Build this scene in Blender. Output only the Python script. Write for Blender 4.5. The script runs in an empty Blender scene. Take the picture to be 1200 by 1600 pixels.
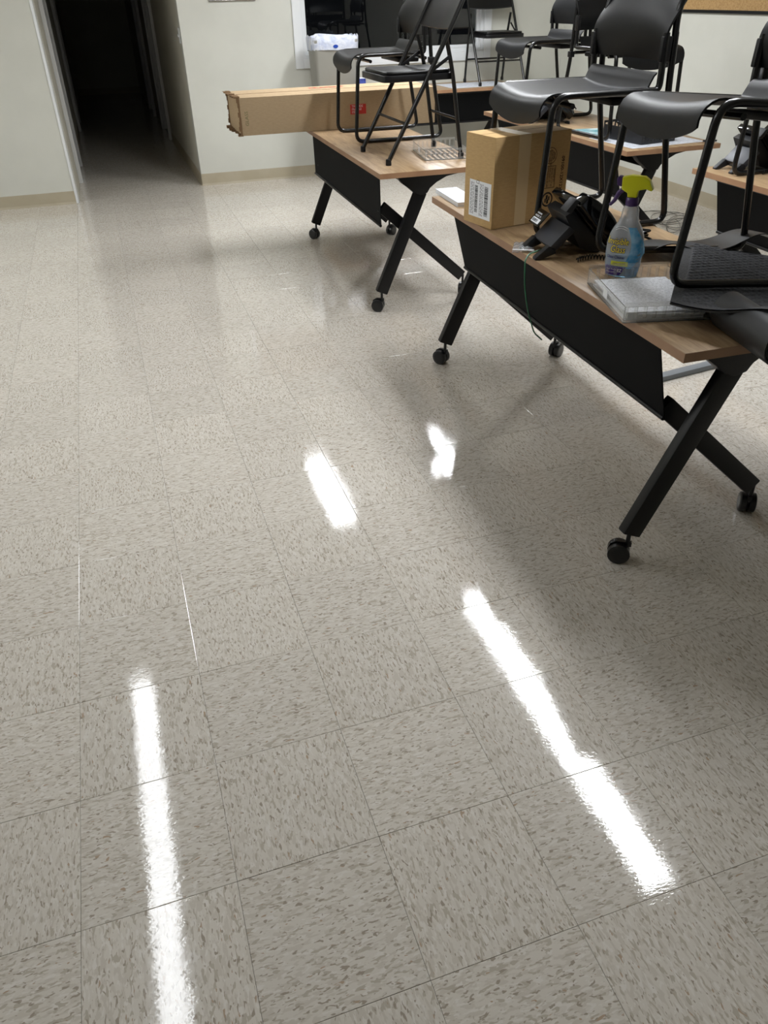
import bpy, bmesh, math, random
from mathutils import Vector, Matrix
R_ = math.radians
random.seed(7)
S = bpy.context.scene
COL = S.collection

# ------------------------------------------------------------------ camera
F_PX = 1191.387
R0 = Vector((0.94828466, -0.31675603, -0.02053811))
R1 = Vector((-0.19524775, -0.53105886, -0.82453308))
R2 = Vector((0.25026888, 0.78590209, -0.56544088))
CAM = Vector((0.34676, -0.91865, 1.49749))
cd = bpy.data.cameras.new('camera')
cam = bpy.data.objects.new('camera', cd)
COL.objects.link(cam)
M = Matrix.Identity(4)
for i in range(3):
    M[i][0] = R0[i]; M[i][1] = -R1[i]; M[i][2] = -R2[i]; M[i][3] = CAM[i]
cam.matrix_world = M
cd.sensor_fit = 'VERTICAL'; cd.sensor_height = 36; cd.sensor_width = 27
cd.lens = F_PX / 1600 * 36
cd.clip_start = 0.02; cd.clip_end = 60
S.camera = cam

# ------------------------------------------------------------------ world, exposure
S.view_settings.view_transform = 'Standard'
S.view_settings.look = 'None'
S.view_settings.gamma = 1
S.view_settings.use_curve_mapping = False
S.view_settings.exposure = 0.0
w = bpy.data.worlds.new('night'); S.world = w; w.use_nodes = True
w.node_tree.nodes['Background'].inputs[0].default_value = (0.010, 0.011, 0.013, 1)
w.node_tree.nodes['Background'].inputs[1].default_value = 0.3
S.cycles.max_bounces = 12; S.cycles.diffuse_bounces = 4; S.cycles.glossy_bounces = 4
S.cycles.transmission_bounces = 12; S.cycles.transparent_max_bounces = 12
S.cycles.use_denoising = True
S.cycles.sample_clamp_indirect = 6
S.cycles.use_adaptive_sampling = True; S.cycles.adaptive_threshold = 0.02

LIGHT_POWER = 24.0       # emission of the fluorescent lenses
LIGHT_COL = (0.975, 1.0, 1.03)
# ceiling fixtures: x, y0, y1, width
FIXTURES = [(-0.14, 0.68, 3.13, 0.14), (2.34, 0.70, 3.16, 0.17), (1.71, 4.40, 5.55, 0.21), (2.92, 4.40, 5.62, 0.26),
            (-2.2, 3.2, 5.66, 0.17)]  # last fixture is unseen, added to brighten the left side
FIX_GAIN = [0.70, 2.0, 1.4, 2.7, 1.4]

# ------------------------------------------------------------------ materials
def lin(r, g, b):
    def f(c):
        c /= 255.0
        return c / 12.92 if c <= 0.04045 else ((c + 0.055) / 1.055) ** 2.4
    return (f(r), f(g), f(b), 1)

def pbr(name, col, rough=0.5, spec=0.5, metal=0.0, trans=0.0, ior=1.5, coat=0.0, emit=None, estr=0, alpha=1.0):
    m = bpy.data.materials.new(name); m.use_nodes = True
    b = m.node_tree.nodes['Principled BSDF']
    b.inputs['Base Color'].default_value = col if len(col) == 4 else (*col, 1)
    b.inputs['Roughness'].default_value = rough
    b.inputs['Specular IOR Level'].default_value = spec
    b.inputs['Metallic'].default_value = metal
    b.inputs['Transmission Weight'].default_value = trans
    b.inputs['IOR'].default_value = ior
    b.inputs['Coat Weight'].default_value = coat
    b.inputs['Alpha'].default_value = alpha
    if emit:
        b.inputs['Emission Color'].default_value = (*emit, 1)
        b.inputs['Emission Strength'].default_value = estr
    return m

class NT:
    def __init__(s, m):
        s.m = m; s.t = m.node_tree; s.b = s.t.nodes['Principled BSDF']
    def n(s, typ, **kw):
        nd = s.t.nodes.new(typ)
        for k, v in kw.items():
            if k.startswith('i_'):
                nd.inputs[k[2:].replace('_', ' ')].default_value = v
            else:
                setattr(nd, k, v)
        return nd
    def l(s, a, b):
        s.t.links.new(a, b)
    def coord(s, kind='Object', scale=(1, 1, 1), rot=(0, 0, 0)):
        tc = s.n('ShaderNodeTexCoord'); mp = s.n('ShaderNodeMapping')
        mp.inputs['Scale'].default_value = scale; mp.inputs['Rotation'].default_value = rot
        s.l(tc.outputs[kind], mp.inputs['Vector']); return mp.outputs['Vector']
    def noise(s, vec, scale, detail=2, rough=0.5, dist=0):
        n = s.n('ShaderNodeTexNoise'); n.inputs['Scale'].default_value = scale
        n.inputs['Detail'].default_value = detail; n.inputs['Roughness'].default_value = rough
        n.inputs['Distortion'].default_value = dist
        s.l(vec, n.inputs['Vector']); return n.outputs['Fac']
    def ramp(s, fac, stops):
        r = s.n('ShaderNodeValToRGB'); e = r.color_ramp.elements
        while len(e) < len(stops): e.new(0.5)
        for k, (p, c) in enumerate(stops):
            e[k].position = p; e[k].color = c if len(c) == 4 else (*c, 1)
        s.l(fac, r.inputs['Fac']); return r.outputs['Color']
    def mix(s, fac, a, b, blend='MIX'):
        x = s.n('ShaderNodeMix', data_type='RGBA', blend_type=blend)
        for v, k in ((fac, 0), (a, 6), (b, 7)):
            if hasattr(v, 'links'): s.l(v, x.inputs[k])
            else: x.inputs[k].default_value = v
        return x.outputs[2]
    def bump(s, h, strength, dist=0.001):
        b = s.n('ShaderNodeBump'); b.inputs['Strength'].default_value = strength
        b.inputs['Distance'].default_value = dist
        s.l(h, b.inputs['Height']); s.l(b.outputs['Normal'], s.b.inputs['Normal'])

G = (0, 0, 0, 1); W1 = (1, 1, 1, 1)

def mat_tile():
    m = pbr('vinyl composition tile', lin(190, 186, 172), 0.12, 0.5)
    t = NT(m)
    tc = t.n('ShaderNodeTexCoord'); oi = t.n('ShaderNodeObjectInfo')
    rnd = t.n('ShaderNodeVectorMath', operation='SCALE'); rnd.inputs['Scale'].default_value = 37.0
    cmb = t.n('ShaderNodeCombineXYZ')
    t.l(oi.outputs['Random'], cmb.inputs[0]); t.l(oi.outputs['Random'], cmb.inputs[1]); t.l(oi.outputs['Random'], cmb.inputs[2])
    t.l(cmb.outputs[0], rnd.inputs[0])
    add = t.n('ShaderNodeVectorMath', operation='ADD')
    t.l(tc.outputs['Object'], add.inputs[0]); t.l(rnd.outputs[0], add.inputs[1])
    def mp(sx, sy, off=0):
        q = t.n('ShaderNodeMapping'); q.inputs['Scale'].default_value = (sx, sy, 1); q.inputs['Location'].default_value = (off, off, 0)
        t.l(add.outputs[0], q.inputs['Vector']); return q.outputs['Vector']
    # flecks run along local x
    base = lin(202, 196, 186)
    soft = t.ramp(t.noise(mp(0.36, 1.0, 3), 115, 2, 0.5, 0.3), [(0.50, G), (0.56, W1)])
    c = t.mix(soft, base, lin(192, 185, 174))
    lt = t.ramp(t.noise(mp(0.36, 1.0, 9), 125, 2, 0.5, 0.4), [(0.58, G), (0.62, W1)])
    c = t.mix(lt, c, lin(208, 203, 195))
    f1 = t.ramp(t.noise(mp(0.38, 1.0, 17), 145, 1, 0.45, 0.4), [(0.60, G), (0.635, W1)])
    c = t.mix(f1, c, lin(176, 168, 155))
    f2 = t.ramp(t.noise(mp(0.42, 1.0, 31), 160, 1, 0.4, 0.5), [(0.655, G), (0.69, W1)])
    c = t.mix(f2, c, lin(154, 144, 131))
    f3 = t.ramp(t.noise(mp(0.38, 1.0, 53), 130, 1, 0.4, 0.5), [(0.73, G), (0.75, W1)])
    c = t.mix(f3, c, lin(168, 148, 128))
    # each tile a hair different in tone
    hv = t.n('ShaderNodeHueSaturation'); mr = t.n('ShaderNodeMapRange')
    mr.inputs['To Min'].default_value = 0.965; mr.inputs['To Max'].default_value = 1.035
    t.l(oi.outputs['Random'], mr.inputs['Value']); t.l(mr.outputs[0], hv.inputs['Value']); t.l(c, hv.inputs['Color'])
    t.l(hv.outputs[0], t.b.inputs['Base Color'])
    # floor wax: brushed ripples and dull patches
    g = t.n('ShaderNodeNewGeometry')
    def wmp(sx, sy, rz=0):
        q = t.n('ShaderNodeMapping'); q.inputs['Scale'].default_value = (sx, sy, 1); q.inputs['Rotation'].default_value = (0, 0, rz)
        t.l(g.outputs['Position'], q.inputs['Vector']); return q.outputs['Vector']
    n1 = t.noise(wmp(0.35, 1.0, 0.35), 210, 2, 0.6, 0.4)
    n2 = t.noise(wmp(1, 1), 16, 3, 0.55, 0.2)
    rr = t.n('ShaderNodeMapRange'); rr.inputs['To Min'].default_value = 0.025; rr.inputs['To Max'].default_value = 0.085
    rr.inputs['From Min'].default_value = 0.3; rr.inputs['From Max'].default_value = 0.75
    t.l(t.noise(wmp(1, 1), 3.5, 4, 0.65, 0.5), rr.inputs['Value']); t.l(rr.outputs[0], t.b.inputs['Roughness'])
    b1 = t.n('ShaderNodeBump'); b1.inputs['Strength'].default_value = 0.17; b1.inputs['Distance'].default_value = 0.0005
    b2 = t.n('ShaderNodeBump'); b2.inputs['Strength'].default_value = 0.05; b2.inputs['Distance'].default_value = 0.003
    t.l(n1, b1.inputs['Height']); t.l(n2, b2.inputs['Height']); t.l(b1.outputs[0], b2.inputs['Normal'])
    t.l(b2.outputs[0], t.b.inputs['Normal'])
    return m

def mat_noise(name, c1, c2, scale, rough, stretch=(1, 1, 1), bump=0.0, bscale=None, spec=0.5, dist=0.001, lo=0.4, hi=0.62, detail=3):
    m = pbr(name, c1, rough, spec); t = NT(m)
    v = t.coord('Object', stretch)
    f = t.noise(v, scale, detail, 0.55)
    t.l(t.ramp(f, [(lo, c1), (hi, c2)]), t.b.inputs['Base Color'])
    if bump:
        t.bump(t.noise(t.coord('Object'), bscale or scale * 4, 3, 0.6), bump, dist)
    return m

def mat_wood():
    m = pbr('walnut laminate', lin(176, 143, 112), 0.38, 0.4); t = NT(m)
    v = t.coord('Object', (9.0, 0.9, 1))
    f = t.noise(v, 3.2, 5, 0.6, 0.9)
    c = t.ramp(f, [(0.28, lin(126, 101, 74)), (0.45, lin(156, 130, 99)), (0.58, lin(174, 148, 114)), (0.75, lin(142, 115, 85))])
    f2 = t.noise(t.coord('Object', (60, 2.0, 1)), 5, 3, 0.6)
    c = t.mix(t.ramp(f2, [(0.45, G), (0.7, (0.35, 0.35, 0.35, 1))]), c, lin(120, 86, 60))
    t.l(c, t.b.inputs['Base Color']); return m

def mat_card(name, a, b):
    m = pbr(name, a, 0.85, 0.15); t = NT(m)
    f = t.noise(t.coord('Object', (1, 1, 5)), 40, 4, 0.6)
    t.l(t.ramp(f, [(0.3, a), (0.7, b)]), t.b.inputs['Base Color'])
    wv = t.n('ShaderNodeTexWave'); wv.inputs['Scale'].default_value = 60; wv.inputs['Distortion'].default_value = 0.6
    t.l(t.coord('Object'), wv.inputs['Vector']); t.bump(wv.outputs['Fac'], 0.12, 0.001)
    return m

def mat_mesh():
    m = pbr('black mesh fabric', lin(16, 17, 19), 0.7, 0.12); t = NT(m)
    ck = t.n('ShaderNodeTexChecker'); ck.inputs['Scale'].default_value = 330
    t.l(t.coord('Object'), ck.inputs['Vector'])
    t.l(t.mix(ck.outputs['Fac'], lin(5, 6, 7), lin(13, 14, 16)), t.b.inputs['Base Color']); return m

def mat_print(name, paper, ink, lines=70, fill=0.55):
    """paper with rows of small print too fine to read"""
    m = pbr(name, paper, 0.6, 0.3); t = NT(m)
    tc = t.n('ShaderNodeTexCoord'); sp = t.n('ShaderNodeSeparateXYZ'); t.l(tc.outputs['Generated'], sp.inputs[0])
    ml = t.n('ShaderNodeMath', operation='MULTIPLY'); ml.inputs[1].default_value = lines; t.l(sp.outputs['Y'], ml.inputs[0])
    fr = t.n('ShaderNodeMath', operation='FRACT'); t.l(ml.outputs[0], fr.inputs[0])
    gt = t.n('ShaderNodeMath', operation='GREATER_THAN'); gt.inputs[1].default_value = 0.62; t.l(fr.outputs[0], gt.inputs[0])
    nz = t.noise(t.coord('Generated', (24, lines * .9, 1)), 1.0, 3, 0.75)
    g2 = t.n('ShaderNodeMath', operation='GREATER_THAN'); g2.inputs[1].default_value = 1 - fill; t.l(nz, g2.inputs[0])
    mg = t.n('ShaderNodeMath', operation='MULTIPLY'); t.l(gt.outputs[0], mg.inputs[0]); t.l(g2.outputs[0], mg.inputs[1])
    md = t.n('ShaderNodeMath', operation='MULTIPLY'); md.inputs[1].default_value = 0.42; t.l(mg.outputs[0], md.inputs[0])
    t.l(t.mix(md.outputs[0], paper, ink), t.b.inputs['Base Color']); return m

MT = {
 'tile': mat_tile(),
 'grout': pbr('floor underlay', lin(86, 80, 70), 0.6),
 'wall': mat_noise('painted wall', lin(196, 196, 187), lin(200, 200, 191), 3, 0.55, bump=0.25, bscale=160, dist=0.0008),
 'hallwall': mat_noise('hall wall paint', lin(188, 184, 170), lin(192, 188, 175), 3, 0.55),
 'ceil': mat_noise('ceiling tile', lin(214, 213, 206), lin(204, 203, 196), 60, 0.8),
 'base': mat_noise('vinyl cove base', lin(163, 153, 131), lin(168, 158, 137), 5, 0.45),
 'trim': pbr('white trim paint', lin(222, 224, 225), 0.35),
 'hmetal': pbr('hall door frame paint', lin(196, 196, 194), 0.4),
 'door': mat_noise('dark door wood', lin(70, 62, 54), lin(80, 71, 60), 4, 0.5, (6, 6, 0.6)),
 'wood': mat_wood(),
 'edge': mat_noise('laminate edge band', lin(158, 122, 92), lin(146, 110, 82), 6, 0.4, (1, 1, 1)),
 'black': pbr('black powder coat', lin(11, 11, 13), 0.40, 0.35),
 'tube': pbr('black tube enamel', lin(12, 12, 13), 0.25, 0.5),
 'shell': mat_noise('charcoal moulded plastic', lin(11, 12, 14), lin(15, 16, 18), 20, 0.43, bump=0.35, bscale=900, dist=0.0004, spec=0.3),
 'vinyl': pbr('black vinyl pad', lin(12, 12, 13), 0.33, 0.35),
 'rubber': pbr('black rubber', lin(18, 18, 19), 0.6, 0.3),
 'caster': pbr('caster plastic', lin(17, 17, 19), 0.3, 0.5),
 'mesh': mat_mesh(),
 'chrome': pbr('chrome', lin(200, 200, 200), 0.2, 0.5, 1.0),
 'greymetal': pbr('grey painted metal', lin(118, 122, 126), 0.45, 0.4),
 'taupe': pbr('taupe nylon clip', lin(128, 119, 105), 0.5),
 'card': mat_card('brown cardboard', lin(196, 165, 118), lin(184, 153, 108)),
 'card2': mat_card('tan cardboard', lin(176, 154, 124), lin(163, 141, 112)),
 'cardin': pbr('torn cardboard edge', lin(120, 96, 72), 0.9, 0.1),
 'tape': pbr('packing tape', lin(205, 182, 142), 0.3, 0.5),
 'ink': pbr('brown print ink', lin(66, 46, 32), 0.7, 0.2),
 'blackink': pbr('black ink', lin(22, 22, 24), 0.6, 0.2),
 'green_ink': pbr('faded green ink', lin(118, 118, 84), 0.8, 0.1),
 'redlab': pbr('red sticker', lin(188, 44, 40), 0.45),
 'white': pbr('white paper', lin(232, 234, 238), 0.6, 0.3),
 'whiteink': pbr('white print', lin(235, 235, 238), 0.5),
 'paper': mat_print('printed paper', lin(242, 244, 250), lin(84, 86, 94), 24, 0.5),
 'paper2': mat_print('dense printed sheet', lin(214, 218, 226), lin(74, 84, 104), 24, 0.5),
 'teal': mat_noise('teal brochure', lin(60, 138, 150), lin(200, 214, 216), 9, 0.35),
 'acryl': pbr('clear acrylic', (0.98, 0.99, 0.99, 1), 0.05, 0.6, trans=0.90, ior=1.12),
 'glass': pbr('window glass', (0.92, 0.94, 0.95, 1), 0.0, 0.5, trans=1.0, ior=1.45),
 'bin': pbr('grey bin plastic', lin(150, 149, 142), 0.5, 0.4),
 'liner': mat_noise('white bin liner', lin(206, 209, 218), lin(176, 184, 206), 14, 0.4, bump=0.9, bscale=26, dist=0.012),
 'blue': pbr('blue plastic', lin(28, 62, 150), 0.35),
 'bluebox': mat_noise('dark blue packet', lin(28, 40, 110), lin(60, 76, 150), 30, 0.4),
 'gloss': pbr('gloss black plastic', lin(8, 8, 9), 0.08, 0.5),
 'matteblk': pbr('matt black plastic', lin(30, 31, 34), 0.45, 0.4),
 'phonegrey': pbr('dark grey plastic', lin(52, 54, 60), 0.4, 0.4),
 'greenwire': pbr('green cable', lin(38, 104, 72), 0.4),
 'whitewire': pbr('white cable', lin(214, 212, 200), 0.5),
 'greywire': pbr('thin grey wire', lin(96, 92, 84), 0.5),
 'yellow': pbr('yellow plastic', lin(206, 206, 20), 0.3),
 'purple': pbr('purple plastic', lin(62, 34, 92), 0.35),
 'labyel': pbr('yellow label print', lin(236, 214, 44), 0.4),
 'lablime': pbr('lime label band', lin(206, 208, 60), 0.4),
 'labnavy': pbr('navy lettering', lin(38, 34, 92), 0.4),
 'labpurp': pbr('purple label panel', lin(62, 40, 120), 0.4),
 'labblue': mat_noise('sky blue label swirl', lin(70, 150, 200), lin(150, 196, 222), 28, 0.3),
 'bottle': pbr('clear bottle plastic', (0.93, 0.95, 0.98, 1), 0.14, 0.6, trans=0.72, ior=1.25),
 'liquid': pbr('blue cleaner', (0.25, 0.62, 0.9, 1), 0.05, 0.5, trans=0.75, ior=1.33),
 'mat': mat_noise('black rubber backed mat', lin(34, 35, 38), lin(58, 59, 63), 160, 0.75, bump=0.6, bscale=500, dist=0.001),
 'matrub': pbr('mat rubber backing', lin(19, 20, 22), 0.45, 0.5),
 'tan': mat_noise('tan cork tube', lin(128, 96, 64), lin(84, 60, 40), 80, 0.8),
 'cork': mat_noise('cork board', lin(170, 138, 92), lin(150, 118, 74), 90, 0.85, bump=0.3, bscale=300),
 'bag': pbr('clear plastic bag', (0.9, 0.9, 0.92, 1), 0.15, 0.5, trans=0.85, ior=1.2),
 'exit': pbr('dark exterior', (0.004, 0.004, 0.005, 1), 0.9),
}

# ------------------------------------------------------------------ mesh builder
class MB:
    def __init__(s): s.v = []; s.f = []
    def add(s, vs, fs):
        o = len(s.v); s.v += [tuple(p) for p in vs]; s.f += [tuple(i + o for i in f) for f in fs]; return s
    def box(s, a, b, mtx=None):
        x0, y0, z0 = a; x1, y1, z1 = b
        vs = [Vector(p) for p in ((x0, y0, z0), (x1, y0, z0), (x1, y1, z0), (x0, y1, z0), (x0, y0, z1), (x1, y0, z1), (x1, y1, z1), (x0, y1, z1))]
        if mtx: vs = [mtx @ p for p in vs]
        return s.add(vs, [(3, 2, 1, 0), (4, 5, 6, 7), (0, 1, 5, 4), (1, 2, 6, 5), (2, 3, 7, 6), (3, 0, 4, 7)])
    def beam(s, p, q, w, d, up=(0, 1, 0)):
        """rectangular bar p->q; w along 'up'-ish side axis, d across"""
        p = Vector(p); q = Vector(q); t = (q - p).normalized(); a = Vector(up); a = (a - t * a.dot(t)).normalized(); b = t.cross(a)
        vs = []
        for c in (p, q):
            for (i, j) in ((-1, -1), (1, -1), (1, 1), (-1, 1)): vs.append(c + a * i * w / 2 + b * j * d / 2)
        return s.add(vs, [(3, 2, 1, 0), (4, 5, 6, 7), (0, 1, 5, 4), (1, 2, 6, 5), (2, 3, 7, 6), (3, 0, 4, 7)])
    def tube(s, pts, r, seg=10, closed=False, cap=True):
        P = [Vector(p) for p in pts]; n = len(P)
        def tan(i):
            if closed: return (P[(i + 1) % n] - P[i - 1]).normalized()
            if i == 0: return (P[1] - P[0]).normalized()
            if i == n - 1: return (P[-1] - P[-2]).normalized()
            return (P[i + 1] - P[i - 1]).normalized()
        t0 = tan(0); a = Vector((0, 0, 1)) if abs(t0.z) < 0.9 else Vector((1, 0, 0)); a = (a - t0 * a.dot(t0)).normalized()
        vs = []; fs = []
        for i in range(n):
            t = tan(i); a = (a - t * a.dot(t)).normalized(); b = t.cross(a)
            rr = r[i] if isinstance(r, (list, tuple)) else r
            for k in range(seg):
                an = 2 * math.pi * k / seg; vs.append(P[i] + (a * math.cos(an) + b * math.sin(an)) * rr)
        for i in range(n if closed else n - 1):
            j = (i + 1) % n
            for k in range(seg):
                l = (k + 1) % seg; fs.append((i * seg + k, i * seg + l, j * seg + l, j * seg + k))
        if cap and not closed:
            fs.append(tuple(range(seg))[::-1]); fs.append(tuple((n - 1) * seg + k for k in range(seg)))
        return s.add(vs, fs)
    def lathe(s, prof, seg=20, mtx=None):
        """prof: (r, z) bottom to top, about z"""
        vs = []; fs = []; n = len(prof)
        for (r, z) in prof:
            for k in range(seg):
                an = 2 * math.pi * k / seg; p = Vector((r * math.cos(an), r * math.sin(an), z)); vs.append(mtx @ p if mtx else p)
        for i in range(n - 1):
            for k in range(seg):
                l = (k + 1) % seg; fs.append((i * seg + k, i * seg + l, (i + 1) * seg + l, (i + 1) * seg + k))
        fs.append(tuple(range(seg))[::-1]); fs.append(tuple((n - 1) * seg + k for k in range(seg)))
        return s.add(vs, fs)
    def prism(s, poly, y0, y1, axis='y', mtx=None):
        """poly in (x,z) extruded along y, or (y,z) along x, or (x,y) along z"""
        def P(a, b, h):
            p = Vector({'y': (a, h, b), 'x': (h, a, b), 'z': (a, b, h)}[axis]); return mtx @ p if mtx else p
        n = len(poly); vs = [P(a, b, y0) for a, b in poly] + [P(a, b, y1) for a, b in poly]
        fs = [tuple(range(n)), tuple(range(n, 2 * n))[::-1]] + [(i, i + n, (i + 1) % n + n, (i + 1) % n) for i in range(n)]
        return s.add(vs, fs)
    def grid(s, fn, nu, nv):
        vs = [fn(i / nu, j / nv) for j in range(nv + 1) for i in range(nu + 1)]
        fs = [(j * (nu + 1) + i, j * (nu + 1) + i + 1, (j + 1) * (nu + 1) + i + 1, (j + 1) * (nu + 1) + i) for j in range(nv) for i in range(nu)]
        return s.add(vs, fs)
    def sheet(s, fn, nu, nv, th):
        """closed shell: grid fn offset along its normal by th"""
        e = 1e-3
        def N(u, v):
            du = Vector(fn(min(u + e, 1), v)) - Vector(fn(max(u - e, 0), v)); dv = Vector(fn(u, min(v + e, 1))) - Vector(fn(u, max(v - e, 0)))
            n = du.cross(dv); return n.normalized() if n.length > 1e-12 else Vector((0, 0, 1))
        W = nu + 1; top = []; bot = []
        for j in range(nv + 1):
            for i in range(nu + 1):
                p = Vector(fn(i / nu, j / nv)); top.append(p); bot.append(p - N(i / nu, j / nv) * th)
        q = len(top); fs = []
        for j in range(nv):
            for i in range(nu):
                a = j * W + i; fs.append((a, a + 1, a + 1 + W, a + W)); fs.append((a + q, a + W + q, a + 1 + W + q, a + 1 + q))
        for i in range(nu):
            fs.append((i, i + q, i + 1 + q, i + 1)); a = nv * W + i; fs.append((a, a + 1, a + 1 + q, a + q))
        for j in range(nv):
            a = j * W; fs.append((a, a + W, a + W + q, a + q)); a = j * W + nu; fs.append((a, a + q, a + W + q, a + W))
        return s.add(top + bot, fs)
    def mesh(s, name, mat, bevel=0, smooth=40, bseg=2):
        me = bpy.data.meshes.new(name); me.from_pydata(s.v, [], s.f)
        bm = bmesh.new(); bm.from_mesh(me)
        bmesh.ops.recalc_face_normals(bm, faces=bm.faces)
        if bevel:
            ed = [e for e in bm.edges if len(e.link_faces) == 2 and e.calc_face_angle(0) > R_(30)]
            bmesh.ops.bevel(bm, geom=ed, offset=bevel, segments=bseg, profile=0.6, affect='EDGES', clamp_overlap=True)
        bm.to_mesh(me); bm.free()
        if mat: me.materials.append(MT[mat] if isinstance(mat, str) else mat)
        if smooth:
            me.polygons.foreach_set('use_smooth', [True] * len(me.polygons)); me.set_sharp_from_angle(angle=R_(smooth))
        me.update(); return me
    def build(s, name, mat, parent=None, bevel=0, smooth=40, bseg=2, **tags):
        o = bpy.data.objects.new(name, s.mesh(name, mat, bevel, smooth, bseg)); COL.objects.link(o)
        if parent: o.parent = parent
        for k, v in tags.items(): o[k] = v
        return o

def fillet(pts, r, n=6):
    """polyline with rounded corners"""
    P = [Vector(p) for p in pts]; out = [P[0]]
    for i in range(1, len(P) - 1):
        rr = r[i - 1] if isinstance(r, (list, tuple)) else r
        a = (P[i - 1] - P[i]); b = (P[i + 1] - P[i]); d = min(rr, a.length * 0.48, b.length * 0.48)
        p0 = P[i] + a.normalized() * d; p1 = P[i] + b.normalized() * d
        for k in range(n + 1):
            t = k / n; out.append(p0 * (1 - t) ** 2 + P[i] * 2 * t * (1 - t) + p1 * t * t)
    out.append(P[-1]); return out

def thing(name, label, cat, loc=(0, 0, 0), rz=0, group=None):
    o = bpy.data.objects.new(name, None); COL.objects.link(o); o.location = loc; o.rotation_euler = (0, 0, rz)
    o['label'] = label; o['category'] = cat
    if group: o['group'] = group
    return o
def tag(o, label, cat, group=None):
    o['label'] = label; o['category'] = cat
    if group: o['group'] = group
    return o
def kids(o): return [c for c in bpy.data.objects if c.parent == o]
def copy_tree(o, label=None, parent=None):
    c = o.copy(); COL.objects.link(c)
    if parent: c.parent = parent
    if label: c['label'] = label
    for k in kids(o): copy_tree(k, None, c)
    return c
def text(name, body, size, mat, parent, mtx, depth=0.0002, shear=0, align='LEFT', bold=0, xs=1.0):
    cu = bpy.data.curves.new('t', 'FONT'); cu.body = body; cu.size = size; cu.extrude = depth; cu.align_x = align
    cu.shear = shear; cu.offset = bold; cu.resolution_u = 2
    tmp = bpy.data.objects.new('t', cu); COL.objects.link(tmp)
    dg = bpy.context.evaluated_depsgraph_get(); me = bpy.data.meshes.new_from_object(tmp.evaluated_get(dg))
    bpy.data.objects.remove(tmp); bpy.data.curves.remove(cu)
    me.materials.clear(); me.materials.append(MT[mat])
    me.transform(mtx @ Matrix.Diagonal((xs, 1, 1, 1)))
    o = bpy.data.objects.new(name, me); COL.objects.link(o); o.parent = parent; return o
def plane_mtx(org, xdir, ydir):
    x = Vector(xdir).normalized(); y = Vector(ydir).normalized(); z = x.cross(y)
    m = Matrix.Identity(4)
    for i in range(3): m[i][0] = x[i]; m[i][1] = y[i]; m[i][2] = z[i]; m[i][3] = org[i]
    return m

# ------------------------------------------------------------------ the room shell
H = 2.44
XL, XR, YB, YN, YL = -2.6, 4.82, 6.93, -3.4, 6.65       # left/right walls, back wall, near wall, left part of back wall
HX0, HX1, HY = 0.02, 1.13, 15.9                           # hallway
T = 0.3048
def struct(name, mb, mat, parent=None, **k):
    o = mb.build(name, mat, parent, **k)
    if not parent: o['kind'] = 'structure'
    return o

fl = MB(); fl.box((XL - .1, YN - .1, -0.12), (XR + .1, YB + .1, -0.0035)); fl.box((HX0 - .1, YB + .1, -0.12), (HX1 + .1, HY + .1, -0.0035))
floor = struct('floor', fl, 'grout', smooth=0)
def tile_mb(w, h, c=0.0007, z=0.0035):
    m = MB(); a, b = w / 2 - 0.00035, h / 2 - 0.00035; g = 0.0009
    vs = [(-a, -b, -z), (a, -b, -z), (a, b, -z), (-a, b, -z), (-a, -b, -c * .6), (a, -b, -c * .6), (a, b, -c * .6), (-a, b, -c * .6),
          (-a + g, -b + g, 0), (a - g, -b + g, 0), (a - g, b - g, 0), (-a + g, b - g, 0)]
    fs = [(0, 1, 5, 4), (1, 2, 6, 5), (2, 3, 7, 6), (3, 0, 4, 7), (4, 5, 9, 8), (5, 6, 10, 9), (6, 7, 11, 10), (7, 4, 8, 11), (8, 9, 10, 11)]
    m.add(vs, fs); return m
def inview(p):
    d = Vector(p) - CAM; z = R2.dot(d)
    if z < 0.15: return None
    return 600 + F_PX * R0.dot(d) / z, 800 + F_PX * R1.dot(d) / z, z
cells = []
for i in range(-9, 16):
    for j in range(-12, 53):
        x0, x1, y0, y1 = i * T, (i + 1) * T, j * T, (j + 1) * T
        if j * T < YB:
            x0, x1, y0 = max(x0, XL), min(x1, XR), max(y0, YN)
            if y1 > YB and not (x1 > HX0 and x0 < HX1): y1 = YB
        else:
            x0, x1, y1 = max(x0, HX0), min(x1, HX1), min(y1, HY)
        if x1 - x0 < 0.01 or y1 - y0 < 0.01: continue
        cx, cy = (x0 + x1) / 2, (y0 + y1) / 2
        full = abs(x1 - x0 - T) < 1e-4 and abs(y1 - y0 - T) < 1e-4
        q = inview((cx, cy, 0)); area = 0
        if q and -150 < q[0] < 1350 and -60 < q[1] < 1720:
            area = 1.5 * T * T * (F_PX / q[2]) ** 2 / q[2]
        cells.append((area if full else 0, i, j, x0, x1, y0, y1))
cells.sort(key=lambda c: -c[0])
tmesh = tile_mb(T, T).mesh('tile', 'tile', 0, 0)
rt = random.Random(3)
rest = {}
for k, (area, i, j, x0, x1, y0, y1) in enumerate(cells):
    cx, cy = (x0 + x1) / 2, (y0 + y1) / 2
    if k < 300 and area > 0:
        o = bpy.data.objects.new('tile', tmesh); COL.objects.link(o); o.parent = floor
        o.location = (cx, cy, 0); a = rt.choice((0, math.pi)) + (0 if (i + j) % 2 == 0 else math.pi / 2)
        o.rotation_euler = (rt.gauss(0, 0.0011), rt.gauss(0, 0.0011), a)
    else:
        mb = rest.setdefault((i + j) % 2, MB()); t = tile_mb(x1 - x0, y1 - y0)
        if (i + j) % 2 == 0: mb.add([(x + cx, y + cy, z) for x, y, z in t.v], t.f)
        else: mb.add([(y + cy, -(x + cx), z) for x, y, z in t.v], t.f)     # this object is turned 90 degrees below
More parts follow.
